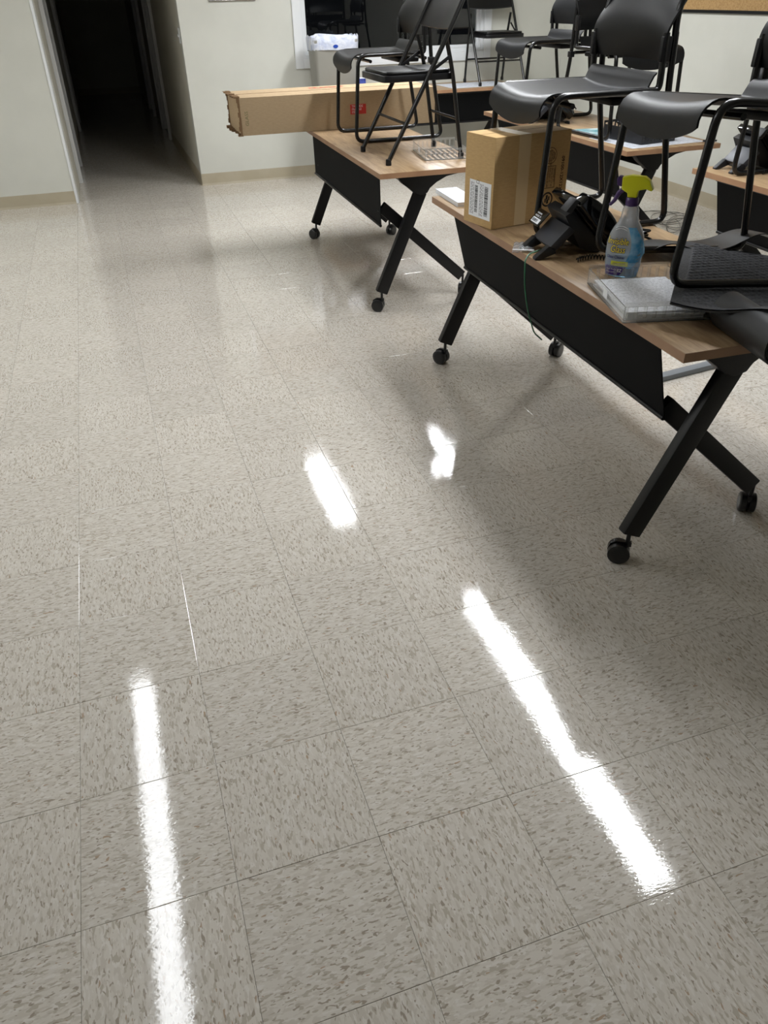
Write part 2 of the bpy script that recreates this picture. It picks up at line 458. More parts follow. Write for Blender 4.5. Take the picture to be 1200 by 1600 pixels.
for par, mb in rest.items():
    o = mb.build('floor_tiles', 'tile', floor, smooth=0); o['kind'] = 'stuff'
    if par == 1: o.rotation_euler = (0, 0, math.pi / 2)

WT = 0.12
# back wall, window opening
WX0, WX1, WZ0, WZ1 = 2.185, 3.96, 0.99, 2.10
b = MB(); b.box((HX1, YB, 0), (WX0, YB + WT, H)); b.box((WX1, YB, 0), (XR + WT, YB + WT, H)); b.box((WX0, YB, 0), (WX1, YB + WT, WZ0)); b.box((WX0, YB, WZ1), (WX1, YB + WT, H))
struct('wall_back', b, 'wall', smooth=0)
struct('wall_back_left', MB().box((XL - WT, YL, 0), (-0.005, YL + WT, H)), 'wall', smooth=0)
struct('added_shade_header', MB().box((-0.005, YB - 0.02, 2.13), (HX1, YB + WT, H)), 'wall', smooth=0)  # unseen header, added over the opening to darken the hallway
struct('wall_right', MB().box((XR, YN, 0), (XR + WT, YB, H)), 'wall', smooth=0)
struct('wall_left', MB().box((XL - WT, YN, 0), (XL, YL, H)), 'wall', smooth=0)
struct('wall_near', MB().box((XL - WT, YN - WT, 0), (XR + WT, YN, H)), 'wall', smooth=0)
b = MB(); b.box((XL - WT, YN - WT, H), (XR + WT, YB + WT, H + 0.1)); b.box((HX0 - WT, YB + WT, H), (HX1 + WT, HY + WT, H + 0.1))
struct('ceiling', b, 'ceil', smooth=0)
# hallway
b = MB(); b.box((HX0 - WT, YL + WT, 0), (HX0, 7.6, H)); b.box((HX0 - WT, 7.6, 2.1), (HX0, 8.5, H)); b.box((HX0 - WT, 8.5, 0), (HX0, 11.2, H)); b.box((HX0 - WT, 12.1, 0), (HX0, HY, H)); b.box((HX0 - WT, 11.2, 2.1), (HX0, 12.1, H))
struct('wall_hall_left', b, 'hallwall', smooth=0)
b = MB(); b.box((HX1, YB + WT, 0), (HX1 + WT, 9.9, H)); b.box((HX1, 9.9, 2.1), (HX1 + WT, 10.9, H)); b.box((HX1, 10.9, 0), (HX1 + WT, 12.3, H)); b.box((HX1, 12.3, 2.1), (HX1 + WT, 13.2, H)); b.box((HX1, 13.2, 0), (HX1 + WT, HY, H))
struct('wall_hall_right', b, 'hallwall', smooth=0)
b = MB(); b.box((HX0 - WT, HY, 0), (HX1 + WT, HY + WT, H))
struct('wall_hall_end', b, 'hallwall', smooth=0)
struct('baseboard_hall_end', MB().box((HX0, HY - .01, 0), (HX1, HY, 0.1)), 'base')
# baseboards: vinyl cove with a curled toe
def cove(name, p, q, nrm):
    p = Vector((*p, 0)); q = Vector((*q, 0)); n = Vector((*nrm, 0)); mb = MB()
    prof = [(0, 0), (0.011, 0), (0.0105, 0.003), (0.0045, 0.012), (0.003, 0.02), (0.003, 0.099), (0.002, 0.102), (0, 0.102)]
    vs = []; k = len(prof)
    for c in (p, q):
        for d, z in prof: vs.append(c + n * d + Vector((0, 0, z)))
    mb.add(vs, [(i, (i + 1) % k, (i + 1) % k + k, i + k) for i in range(k)] + [tuple(range(k)), tuple(range(k, 2 * k))[::-1]])
    return struct(name, mb, 'base')
cove('baseboard_back', (HX1, YB), (XR, YB), (0, -1)); cove('baseboard_back_left', (XL, YL), (-0.008, YL), (0, -1))
cove('baseboard_right', (XR, YN), (XR, YB), (-1, 0)); cove('baseboard_left', (XL, YN), (XL, YL), (1, 0))
cove('baseboard_near', (XL, YN), (XR, YN), (0, 1)); cove('baseboard_hall_right', (HX1, YB + .003), (HX1, 9.83), (-1, 0))
cove('baseboard_hall_left', (HX0, 8.57), (HX0, 11.13), (1, 0))
# white corner trim of the hall opening and jamb
struct('trim_1', MB().box((-0.008, YL - 0.006, 0), (0.012, YL + 0.02, H)), 'trim', bevel=0.003)
struct('trim_2', MB().box((-0.005, YL + 0.02, 0), (0.016, YL + 0.20, H)), 'hmetal', bevel=0.002)
# hall doors: frames and leaves
def hall_door(name, x, y0, y1, s, leaf, knob):
    o = bpy.data.objects.new(name, None); COL.objects.link(o); o['kind'] = 'structure'; o.location = (x, y0, 0)
    w_ = y1 - y0; f = MB()
    f.box((min(0, -s * .035), -0.06, 0), (max(0, -s * .035), 0.03, 2.16)); f.box((min(0, -s * .035), w_ - .03, 0), (max(0, -s * .035), w_ + .06, 2.16)); f.box((min(0, -s * .035), 0.03, 2.07), (max(0, -s * .035), w_ - .03, 2.16))
    f.box((min(0, s * WT), 0, 0), (max(0, s * WT), 0.03, 2.1)); f.box((min(0, s * WT), w_ - .03, 0), (max(0, s * WT), w_, 2.1)); f.box((min(0, s * WT), .03, 2.07), (max(0, s * WT), w_ - .03, 2.1))
    f.build('door_frame', 'hmetal', o, bevel=0.003)
    l = MB(); l.box((min(s * .05, s * .09), 0.032, 0.01), (max(s * .05, s * .09), w_ - .032, 2.068)); d = l.build('door_leaf', leaf, o, bevel=0.002)
    k = MB(); kx = s * .05; ky = knob
    k.lathe([(0.026, 0), (0.026, 0.006), (0.011, 0.01), (0.011, 0.05)], 16, Matrix.Translation((kx, ky, 1.0)) @ Matrix.Rotation(-s * math.pi / 2, 4, 'Y'))
    k.tube([(kx - s * .05, ky, 1.0), (kx - s * .052, ky + (.06 if knob < .5 else -.06), 1.0), (kx - s * .05, ky + (.11 if knob < .5 else -.11), .998)], 0.009)
    k.build('door_handle', 'chrome', d)
    return o
hall_door('door_1', HX0, 7.6, 8.5, -1, 'door', 0.82)
hall_door('door_2', HX1, 9.9, 10.9, 1, 'door', 0.1)
hall_door('door_3', HX1, 12.3, 13.2, 1, 'door', 0.1)
hall_door('door_4', HX0, 11.2, 12.1, -1, 'door', 0.82)

# window
wo = bpy.data.objects.new('window_1', None); COL.objects.link(wo); wo['kind'] = 'structure'; wo.location = (WX0, YB, WZ0)
ww, wh = WX1 - WX0, WZ1 - WZ0
def casing_bar(a, b_):
    MB().box(a, b_).build('casing', 'trim', wo, bevel=0.004)
casing_bar((-0.075, -0.02, -0.075), (0.0, 0, wh + .075)); casing_bar((ww, -0.02, -0.075), (ww + .075, 0, wh + .075))
casing_bar((0, -0.02, -0.075), (ww, 0, 0)); casing_bar((0, -0.02, wh), (ww, 0, wh + .075))
for a, b_ in (((0, .0, 0), (.03, .09, wh)), ((ww - .03, .0, 0), (ww, .09, wh)), ((.03, .0, 0), (ww - .03, .09, .03)), ((.03, .0, wh - .03), (ww - .03, .09, wh)),
              ((.03, .035, .03), (.055, .085, wh - .03)), ((ww - .055, .035, .03), (ww - .03, .085, wh - .03)), ((.055, .035, .03), (ww - .055, .085, .055)), ((.055, .035, wh - .055), (ww - .055, .085, wh - .03)),
              ):
    MB().box(a, b_).build('window_frame', 'trim', wo, bevel=0.003)
MB().box((.05, .055, .05), (ww - .05, .061, wh - .05)).build('pane', 'glass', wo, smooth=0)
MB().box((0.0, -0.012, -0.003), (ww, 0.035, 0.012)).build('window_sill', 'trim', wo, bevel=0.004)

# ceiling fixtures
LENS = [pbr('fluorescent lens %d' % (k + 1), (0.9, 0.9, 0.9, 1), 0.5, emit=LIGHT_COL, estr=LIGHT_POWER * g_) for k, g_ in enumerate(FIX_GAIN)]
FLAB = ['long fluorescent strip light over the open floor on the left', 'long fluorescent strip light over the two front tables', 'shorter ceiling light near the hallway side of the back wall',
        'shorter ceiling light nearest the window', 'added unseen strip light near the left wall']
for k, (x, y0, y1, wd) in enumerate(FIXTURES):
    f = thing('ceiling_light', FLAB[k], 'ceiling light', (x, y0, H))
    MB().box((-wd / 2 - .012, 0, -0.035), (wd / 2 + .012, y1 - y0, 0)).build('housing', 'trim', f, bevel=0.004)
    n = 10; poly = [(-wd / 2, -0.03)] + [(-wd / 2 * math.cos(math.pi * q / n), -0.035 - 0.035 * math.sin(math.pi * q / n)) for q in range(n + 1)] + [(wd / 2, -0.03)]
    MB().prism(poly, 0.02, y1 - y0 - 0.02).build('lens', LENS[k], f)
    for yy in (0.0, y1 - y0 - 0.02):
        MB().box((-wd / 2 - .01, yy, -0.075), (wd / 2 + .01, yy + .02, -0.03)).build('end_cap', 'trim', f, bevel=0.004)

# ------------------------------------------------------------------ flip-top tables
TZ = 0.740; TW, TL = 0.61, 1.86
def caster(yaw):
    m = MB(); rot = Matrix.Rotation(yaw, 4, 'Z')
    for s in (-1, 1):
        mt = rot @ Matrix.Translation((0.022, s * 0.014, 0.034)) @ Matrix.Rotation(math.pi / 2, 4, 'X')
        m.lathe([(0.018, -.012), (0.030, -.012), (0.034, -.009), (0.034, .009), (0.030, .012), (0.018, .012)], 20, mt)
    m.lathe([(0.0245, -.003), (0.0245, .003)], 16, rot @ Matrix.Translation((0.022, 0, 0.036)) @ Matrix.Rotation(math.pi / 2, 4, 'X'))
    m.lathe([(0.007, .05), (0.007, .120)], 12, rot)
    m.prism([(-.008, .05), (.004, .071), (.03, .074), (.05, .062), (.055, .045), (.022, .036)], -.0025, .0025, 'y', rot)
    m.box((-.012, -.006, .058), (.03, .006, .074), rot)
    return m
def make_table(label, group, yaws=(2.6, 1.0, 2.2, 0.6)):
    r = thing('training_table', label, 'table', group=group)
    MB().box((0, 0, TZ - .026), (TW, TL, TZ)).build('tabletop', 'wood', r, bevel=0.0015)
    e = MB()
    for a, b_ in (((-.0006, -.0006, TZ - .0255), (.0, TL + .0006, TZ - .001)), ((TW, -.0006, TZ - .0255), (TW + .0006, TL + .0006, TZ - .001)), ((0, -.0006, TZ - .0255), (TW, 0, TZ - .001)), ((0, TL, TZ - .0255), (TW, TL + .0006, TZ - .001))): e.box(a, b_)
    e.build('edge_band', 'edge', r, smooth=0)
    k = 0
    for yf in (0.115, TL - 0.13):
        bk = MB()
        poly = [(.115, TZ - .027), (.125, TZ - .045), (.15, TZ - .075), (.185, TZ - .10), (.215, TZ - .125), (.25, TZ - .137), (.285, TZ - .128), (.30, TZ - .105), (.335, TZ - .08), (.39, TZ - .055), (.47, TZ - .042), (.475, TZ - .027)]
        bk.prism(poly, yf - .026, yf + .026); bk.build('bracket', 'black', r, bevel=0.004)
        MB().beam((.255, yf, TZ - .12), (.027, yf, .106), .034, .066).build('leg', 'black', r, bevel=0.005)
        lg = kids(r)[-1]
        c = caster(yaws[k]).build('caster', 'caster', lg); c.location = (.030, yf, 0); k += 1
        yr = yf + (.10 if yf < 1 else -.10)
        MB().beam((.134, yr, .479), (.545, yr, .115), .030, .060).build('rear_leg', 'black', r, bevel=0.005)
        lg = kids(r)[-1]
        c = caster(yaws[k]).build('caster', 'caster', lg); c.location = (.555, yr, 0); k += 1
    b_ = MB(); b_.beam((.25, .14, TZ - .105), (.25, TL - .155, TZ - .105), .035, .03, (0, 0, 1)); b_.build('stretcher', 'black', r, bevel=0.003)
    # mesh modesty panel hanging under the front edge
    p = MB(); t_, q_ = (.048, TZ - .030), (.115, .455)
    dx, dz = q_[0] - t_[0], q_[1] - t_[1]
    p.prism([(t_[0], t_[1]), (t_[0] + .004, t_[1]), (q_[0] + .004, q_[1]), (q_[0], q_[1])], .175, TL - .13); p.build('modesty_panel', 'mesh', r, smooth=0)
    MB().tube([(q_[0], .176, q_[1]), (q_[0], TL - .131, q_[1])], .0075).build('panel_rod', 'black', r)
    MB().tube([(t_[0] + .004, .17, t_[1] - .006), (t_[0] + .004, TL - .125, t_[1] - .006)], .0075).build('panel_rail', 'black', r)
    return r
TG = 'wheeled flip-top training tables'
tB = make_table('wood-topped wheeled table nearest the camera, holding cartons, phone and spray bottle', TG)
tB.location = (1.600, .533, 0); tB.rotation_euler = (0, 0, R_(-1.85))
def put_table(label, x, y, rz=0):
    t = copy_tree(tB, label); t.location = (x, y, 0); t.rotation_euler = (0, 0, rz); return t
tA = put_table('wood-topped wheeled table carrying the long carton, nearest the hallway', 1.603, 2.955, R_(-1.2))
def hang(t, deg):
    a = R_(deg); px, pz = .048, TZ - .030
    for k in kids(t):
        if k.name.startswith(('modesty_panel', 'panel_rod')):
            k.rotation_euler = (0, a, 0); k.location = (px - (px * math.cos(a) + pz * math.sin(a)), 0, pz - (-px * math.sin(a) + pz * math.cos(a)))
hang(tA, 14)
for k in kids(tA):
    if k.name.startswith('rear_leg'):
        yr = k.data.vertices[0].co.y
        yr = .215 if yr < 1 else TL - .23
        k.data = MB().beam((.068, yr, .536), (.545, yr, .115), .030, .060).mesh('rear_leg', 'black', .005)
tC = put_table('wood-topped table by the right wall with black letter tray on it', 3.03, 2.975)
tD = put_table('wood-topped table cut by the right edge with a desk phone on it', 3.06, .59)
tW = put_table('wood-topped table standing crosswise under the window', 2.24 , 6.93 - .0, -math.pi / 2)
tW.location = (2.24, 6.30, 0); tW.rotation_euler = (0, 0, 0)
# turn it: length along x, panel side facing the room
tW.rotation_euler = (0, 0, math.pi / 2); tW.location = (2.24 + TL, 6.30, 0)

# ------------------------------------------------------------------ sled-base stacking chairs (face -x, origin on what they stand on)
def make_sled(label, group):
    r = thing('stacking_chair', label, 'chair', group=group)
    hw = .225
    for s in (-1, 1):
        y = s * hw
        MB().tube(fillet([(.444, y, .62), (.452, y, .42), (.528, y, .0115), (-.010, y, .0115), (.018, y, .452), (.414, y, .452), (.410, y, .62)], [.2, .045, .05, .055, .022]), .0112, 12).build('side_frame', 'tube', r)
        MB().tube(fillet([(.444, y, .60), (.440, y * .99, .68), (.492, y * .96, .80)], [.08]), .0112, 12).build('back_tube', 'tube', r)
    MB().tube(fillet([(.42, -hw, .425), (.42, hw, .425)], []), .009).build('cross_bar', 'tube', r)
    MB().tube([(.09, -hw, .420), (.09, hw, .420)], .009).build('cross_bar', 'tube', r)
    def seat(u, v):
        t = (u - .5) * 2                     # across
        c = 1 - t * t
        drop = .012 + .040 * c ** .8         # how far the lip hangs
        dish = -.016 * c
        e = abs(t) ** 6
        L1, L2, L3 = .34, .09, drop          # flat run, curve, lip
        rear = .07
        tot = rear + L1 + L2 + L3; d = v * tot
        if d < rear:
            k = 1 - d / rear; x = .425 - .035 * (d / rear); z = .462 + .038 * k * k * (0.4 + .6 * c) ; x -= 0
            x = .405 - d * .45; z = .462 + .046 * (3 * k * k - 2 * k ** 3)
        elif d < rear + L1:
            k = (d - rear) / L1; x = .374 - k * L1; z = .462
        elif d < rear + L1 + L2:
            k = (d - rear - L1) / L2 * math.pi / 2; rr = .050; x = .034 - rr * math.sin(k) * 1.05; z = .462 - rr * (1 - math.cos(k))
        else:
            k = d - rear - L1 - L2; x = .034 - .0525 + k * .10; z = .462 - .050 - k
        z -= .012; z += dish * min(1, max(0, (tot - d - L3 * .6) / .1)) * min(1, max(0, d - .03) / .06)
        y = t * .214
        if d > rear + L1 + L2 * .3: y *= 1 - .04 * min(1, (d - rear - L1 - L2 * .3) / .1)
        return (x, y, z + .004)
    MB().sheet(seat, 18, 30, -.006).build('seat', 'shell', r, smooth=60)
    MB().box((.27, -.17, .405), (.40, .17, .428)).build('under_pan', 'shell', r, bevel=.008)
    for s in (-1, 1):
        MB().box((.438, s * hw - .014, .40), (.472, s * hw + .014, .43)).build('clip', 'black', r, bevel=.003)
    def back(u, v):
        t = (u - .5) * 2; z0 = .535 + .012 * (1 - t * t) * 0 - .0; z1 = .86
        top = z1 - .075 * abs(t) ** 3.2
        z = z0 + (top - z0) * v
        wv = .222 + .014 * math.sin(min(1, v * 1.15) * math.pi) - .045 * max(0, v - .6) ** 1.3
        x = .436 - .028 * math.sin(math.pi * min(1, v * 1.4) ) * .9 + .115 * max(0, v - .25) ** 1.35 + .022 * (1 - t * t) - .012
        return (x, t * wv, z)
    MB().sheet(back, 18, 16, -.008).build('backrest', 'shell', r, smooth=60)
    for s in (-1, 1):
        MB().box((.395, s * .226 - .008, .535), (.432, s * .226 + .010, .61)).build('back_bracket', 'black', r, bevel=.005)
    return r
SG = 'black stacking chairs set up on the tables'
s3 = make_sled('charcoal plastic sled chair behind the brown carton and desk phone', SG)
s3.location = (1.768, 1.840, TZ); s3.rotation_euler = (0, 0, R_(-1.5))
def put_sled(label, x, y, rz=0, z=TZ):
    c = copy_tree(s3, label); c.location = (x, y, z); c.rotation_euler = (0, 0, rz); return c
s4 = put_sled('nearest charcoal sled chair, standing on the ribbed black mat', 1.757, 1.017, R_(-6.2), .793)
s4.rotation_euler = (R_(-3.4), R_(4.3), R_(-6.2))
for k in kids(s4):
    if k.name.startswith('clip') and k.location.y == 0 and k.data.vertices[0].co.y > 0:
        k.data = k.data.copy(); k.data.materials[0] = MT['taupe']; k['label'] = 'taupe clip under the seat'
s1 = put_sled('charcoal sled chair in front of the grey bin and long carton', 1.772, 4.09, R_(-1.5))
s2 = put_sled('charcoal sled chair facing the hallway on the table by the right wall', 3.06, 4.50)
s5 = put_sled('charcoal sled chair turned towards the camera, half hidden by a larger chair back', 3.33, 3.31, R_(94))
s6 = put_sled('charcoal sled chair beside the desk phone at the right edge', 3.10, 1.98)

# ------------------------------------------------------------------ folding chairs
def make_fold(label, group):
    r = thing('folding_chair', label, 'chair', group=group); hw = .225
    pts = [(0.007, -hw, .012), (.335, -hw, .585), (.452, -hw + .012, .80), (.472, -hw + .06, .838), (.472, hw - .06, .838), (.452, hw - .012, .80), (.335, hw, .585), (.007, hw, .012)]
    MB().tube(fillet(pts, [.1, .05, .05, .05, .05, .1]), .0115, 12).build('front_frame', 'tube', r)
    for s in (-1, 1):
        MB().tube(fillet([(.428, s * (hw - .028), .012), (.37, s * (hw - .028), .40), (.328, s * (hw - .026), .555)], [.1]), .0105, 12).build('rear_leg', 'tube', r)
        MB().beam((.245, s * (hw - .012), .415), (.345, s * (hw - .012), .475), .004, .016).build('hinge_link', 'black', r, bevel=.001)
        for (x, y) in ((.002, hw), (.43, hw - .028)):
            MB().lathe([(.014, 0), (.015, .004), (.014, .028), (.012, .03)], 14, Matrix.Translation((x + (.008 if x < .1 else -.002), s * y, 0))).build('foot_cap', 'rubber', r)
    MB().tube([(.108, -hw, .187), (.108, hw, .187)], .007).build('front_bar', 'tube', r)
    MB().tube([(.405, -hw + .028, .19), (.405, hw - .028, .19)], .007).build('rear_bar', 'tube', r)
    hy = .198
    poly = [(.0, -hy + .035), (.012, -hy + .012), (.045, -hy), (.375, -hy + .02), (.39, -hy + .035), (.39, hy - .035), (.375, hy - .02), (.045, hy), (.012, hy - .012), (.0, hy - .035)]
    MB().prism(poly, .372, .402, 'z').build('seat', 'black', r, bevel=.003)
    MB().prism([(x * .93 + .013, y * .93) for x, y in poly], .402, .418, 'z').build('seat_pad', 'vinyl', r, bevel=.007, bseg=3)
    def bk(u, v):
        t = (u - .5) * 2; z = .60 + v * .2; x = .343 + (z - .60) * .55 + .028 * (1 - t * t)
        z += -.012 * (1 - t * t) * (1 if v < .5 else -1) * abs(v - .5) * 2
        return (x, t * (hw - .012), z)
    MB().sheet(bk, 14, 8, -.014).build('backrest', 'vinyl', r, smooth=60)
    return r
FG = 'black folding chairs'
f1 = make_fold('black folding chair with padded seat beside the clear tray', FG)
f1.location = (1.705, 3.375, TZ)
f2 = copy_tree(f1, 'black folding chair standing on papers in front of the window'); f2.location = (3.93, 6.385, TZ + .002); f2.rotation_euler = (0, 0, math.pi / 2)

# ------------------------------------------------------------------ long carton
lb = thing('long_carton', 'long battered tan cardboard carton overhanging the table end', 'box', (1.175, 4.47, TZ + .001))
LX, LY, LZ = 1.320, .44, .215
def lbx(u, v): return
q = MB(); q.box((0, 0, 0), (LX, LY, LZ)); q.build('carton_body', 'card2', lb, bevel=.003)
# torn flaps at the open end and taped lid
fl_ = MB()
rr = random.Random(5)
for (y0, y1, z0, z1) in ((0.0, LY, LZ - .004, LZ), (0.0, LY, 0.0, .004)):
    n = 14
    for k in range(n):
        a = y0 + (y1 - y0) * k / n; b_ = y0 + (y1 - y0) * (k + 1) / n; e = .012 + rr.random() * .022
        fl_.box((-e, a, z0 + rr.uniform(-.004, .006)), (.01, b_, z1 + rr.uniform(-.002, .010)))
for k in range(8):
    a = LZ * k / 8; e = .004 + rr.random() * .010
    fl_.box((-e, rr.uniform(-.006, .0), a), (.006, .005, a + LZ / 8)); fl_.box((-e, LY - .004, a), (.006, LY + rr.uniform(0, .006), a + LZ / 8))
fl_.build('torn_flap', 'cardin', lb, smooth=0)
MB().box((0.02, LY * .47, LZ), (LX - .01, LY * .47 + .003, LZ + .0015)).build('lid_seam', 'cardin', lb, smooth=0)
mt = plane_mtx((.735, -.0006, .138), (1, 0, 0), (0, 0, 1))
st = MB().box((.725, -.0008, .082), (.833, .0, .140)).build('red_sticker', 'redlab', lb, smooth=0)
for k, tx in enumerate(('THIS SIDE', 'FRAGILE', 'ITEM')):
    text('sticker_text', tx, .018, 'whiteink', lb, plane_mtx((.735, -.0012, .123 - k * .0175), (1, 0, 0), (0, 0, 1)))
text('lid_print', 'FRAGILE', .065, 'redlab', lb, plane_mtx((.53, .30, LZ + .002), (1, 0, 0), (0, 1, 0)), bold=.001)
text('end_print', 'GLASS', .030, 'green_ink', lb, plane_mtx((.052, -.0006, .055), (0, 0, 1), (-1, 0, 0)))

# ------------------------------------------------------------------ brown carton
def card_box(parent, X, Y, Z):
    MB().box((0, 0, 0), (X, Y, Z)).build('carton_body', 'card', parent, bevel=.003)
bc = thing('carton', 'brown shipping carton with barcode label, upright on the near table', 'box', (1.655, 1.775, TZ + .001), R_(10.5))
BX, BY, BZ = .345, .185, .315
card_box(bc, BX, BY, BZ)
MB().box((.105, -.0006, 0.002), (.158, .0, BZ - .001)).build('tape_strip', 'tape', bc, smooth=0)
MB().box((.105, 0.0, BZ), (.158, BY, BZ + .0006)).build('tape_strip', 'tape', bc, smooth=0)
MB().box((.0, BY * .48, BZ), (BX, BY * .48 + .002, BZ + .0005)).build('lid_seam', 'cardin', bc, smooth=0)
# shipping label on the narrow left face (x=0, normal -x)
MB().box((-.0008, .012, .028), (0, .150, .158)).build('shipping_label', 'white', bc, smooth=0)
def bars(parent, y0, y1, z0, z1, n, seed, horiz=True):
    m = MB(); rr = random.Random(seed); z = z0
    while z < z1:
        h = rr.choice((.0008, .0012, .002, .0028)); m.box((-.0012, y0, z), (-.0008, y1, min(z + h, z1))); z += h + rr.choice((.0008, .0012, .002))
    m.build('barcode', 'blackink', parent, smooth=0)
bars(bc, .030, .052, .040, .145, 30, 1); bars(bc, .096, .114, .045, .142, 30, 2)
def lines_on(parent, ys, z0, z1, w_, seed, mat='blackink'):
    m = MB(); rr = random.Random(seed)
    for y in ys:
        z = z0
        while z < z1:
            l = rr.uniform(.004, .014); m.box((-.0011, y, z), (-.0008, y + w_, min(z + l, z1))); z += l + .003
    m.build('label_print', mat, parent, smooth=0)
lines_on(bc, (.062, .071, .079, .122, .131, .139), .036, .15, .0022, 3)
text('label_code', 'C2', .018, 'blackink', bc, plane_mtx((-.0009, .108, .148), (0, -1, 0), (0, 0, 1)))
# printing on the broad right face (y=0, normal -y)
def ring(parent, cx, cz, r0, r1, mat, seg=28):
    m = MB(); vs = []
    for k in range(seg):
        a = 2 * math.pi * k / seg; vs += [(cx + r0 * math.cos(a), -.0007, cz + r0 * math.sin(a)), (cx + r1 * math.cos(a), -.0007, cz + r1 * math.sin(a))]
    m.add(vs, [(2 * k, 2 * k + 1, (2 * k + 3) % (2 * seg), (2 * k + 2) % (2 * seg)) for k in range(seg)]); m.build('printed_ring', mat, parent, smooth=0)
PX = lambda x, z, up=False: plane_mtx((x, -.0006, z), (0, 0, -1), (1, 0, 0))
ring(bc, .256, .232, .0285, .0265, 'ink'); ring(bc, .256, .232, .019, .018, 'ink')
for k in range(5): text('emblem_print', ('RECYCLE', 'BOX MADE', 'FROM CARTON', 'PLEASE', 'REUSE')[k], .0082, 'ink', bc, PX(.240 + k * .0078, .232 + (.013, .018, .021, .012, .01)[k]))
fr = MB()
for a, b_ in (((.228, .118), (.230, .196)), ((.283, .118), (.285, .196)), ((.228, .118), (.285, .120)), ((.228, .194), (.285, .196))): fr.box((a[0], -.0006, a[1]), (b_[0], 0, b_[1]))
fr.build('printed_frame', 'ink', bc, smooth=0)
for k, tx in enumerate(('SUITABLE FOR', 'STACKING 40 LBS', 'SIZE LIMIT 75', 'GROSS WT LT 65', 'CERTIFIED BY')):
    text('frame_print', tx, .0088, 'ink', bc, PX(.236 + k * .0098, .191))
ring(bc, .256, .078, .0265, .0205, 'blackink')
m = MB()
for k in range(4):
    a = math.pi / 4 * k * 2 + .4; m.box((.256 + .009 * math.cos(a) - .003, -.0007, .078 + .009 * math.sin(a) - .007), (.256 + .009 * math.cos(a) + .003, 0, .078 + .009 * math.sin(a) + .007))
m.box((.2535, -.0007, .062), (.2585, 0, .094)); m.build('emblem_star', 'blackink', bc, smooth=0)
fr = MB()
for a, b_ in (((.214, .048), (.2155, .098)), ((.224, .048), (.2255, .098)), ((.214, .048), (.2255, .0495)), ((.214, .0965), (.2255, .098))): fr.box((a[0], -.0006, a[1]), (b_[0], 0, b_[1]))
fr.build('printed_frame', 'ink', bc, smooth=0)
text('carton_code', '09100-12X12X7', .0195, 'ink', bc, PX(.310, .226), bold=.0003)

# ------------------------------------------------------------------ desk phones (user side +x, handset on the -y side)
def make_phone(label):
    r = thing('desk_phone', label, 'phone', group='black office desk phones')
    ang = R_(47)
    def slab(x0, z0, L, th, bulge):
        """side profile of a tilted slab: from front-bottom up and back; bulge = arch of the upper face"""
        d = Vector((-math.cos(ang), math.sin(ang))); n = Vector((math.sin(ang), math.cos(ang))); p0 = Vector((x0, z0)); out = []
        for k in range(11):
            t = k / 10; out.append(p0 + d * L * t + n * (th + bulge * math.sin(math.pi * t)))
        for k in range(4): out.append(p0 + d * (L - L * k / 3 * 1.0) - n * 0)
        return [(v.x, v.y) for v in out]
    MB().prism(slab(.125, .014, .215, .026, .012), -.015, .155).build('body', 'gloss', r, bevel=.005)
    MB().prism(slab(.128, .016, .222, .042, .022), -.078, -.022).build('handset', 'gloss', r, bevel=.010, bseg=3)
    # handset cup at the top and back shell
    MB().prism([(-.045, .150), (-.018, .190), (-.034, .196), (-.066, .160)], -.076, -.026).build('ear_cup', 'matteblk', r, bevel=.006)
    MB().prism([(.10, .0), (.125, .014), (-.005, .145), (-.035, .130), (.03, .02)], -.01, .150).build('base_shell', 'matteblk', r, bevel=.004)
    # stand: plate and two splayed feet
    MB().prism([(-.005, .085), (-.028, .102), (-.090, .040), (-.070, .022)], -.035, .115).build('stand_plate', 'phonegrey', r, bevel=.004)
    for y in (-.035, .090):
        MB().prism([(-.070, .040), (-.092, .044), (-.138, .008), (-.138, .0), (-.118, .0), (-.065, .018)], y, y + .026).build('stand_foot', 'matteblk', r, bevel=.003)
    MB().box((-.020, .120, .0), (.03, .170, .045)).build('socket_block', 'matteblk', r, bevel=.006)
    # label on the back of the body
    mt = plane_mtx((-.060, .118, .108), (0, -1, 0), (.69, 0, .72)) @ Matrix.Translation((-.042, -.036, .0))
    l = MB().box((0, 0, 0), (.062, .018, .0006), mt).build('barcode_label', 'white', r, smooth=0)
    m = MB(); x = .004
    rr = random.Random(8)
    while x < .045: m.box((x, .004, .0006), (x + .0012, .014, .0009), mt); x += rr.choice((.002, .003, .004))
    m.build('barcode', 'blackink', r, smooth=0)
    text('label_print', 'MODEL 93', .010, 'whiteink', r, mt @ Matrix.Translation((0, .022, 0)))
    text('label_print', '10/100 POE', .008, 'whiteink', r, mt @ Matrix.Translation((0, .033, 0)))
    bk = MB().box((-.01, -.006, -.004), (.075, .052, -.0002), mt).build('back_cover', 'gloss', r, bevel=.002)
    # coiled cord
    pts = []
    for k in range(150):
        t = k / 149; a = t * 2 * math.pi * 24; cx = .0 + .06 * math.sin(t * 3.0); cy = -.10 + .03 * math.sin(t * 7) - .02 * t
        pts.append((cx - .02 + .10 * t + .007 * math.cos(a) * .3, cy + .007 * math.cos(a), .010 + .007 * math.sin(a)))
    MB().tube(pts, .0022, 6).build('coiled_cord', 'gloss', r)
    return r
p1 = make_phone('black desk phone seen from behind, beside the brown carton'); p1.location = (1.765, 1.385, TZ); p1.rotation_euler = (0, 0, R_(-6))
def put_phone(label, x, y, rz):
    c = copy_tree(p1, label); c.location = (x, y, TZ); c.rotation_euler = (0, 0, rz)
    for k in kids(c):
        if k.name.startswith(('barcode', 'label_print', 'back_cover')): bpy.data.objects.remove(k)
    return c
put_phone('black desk phone on the table by the right wall, under a chair seat', 3.17, 4.14, R_(-8))
put_phone('black desk phone at the right edge of the picture', 3.26, 2.27, R_(-4))
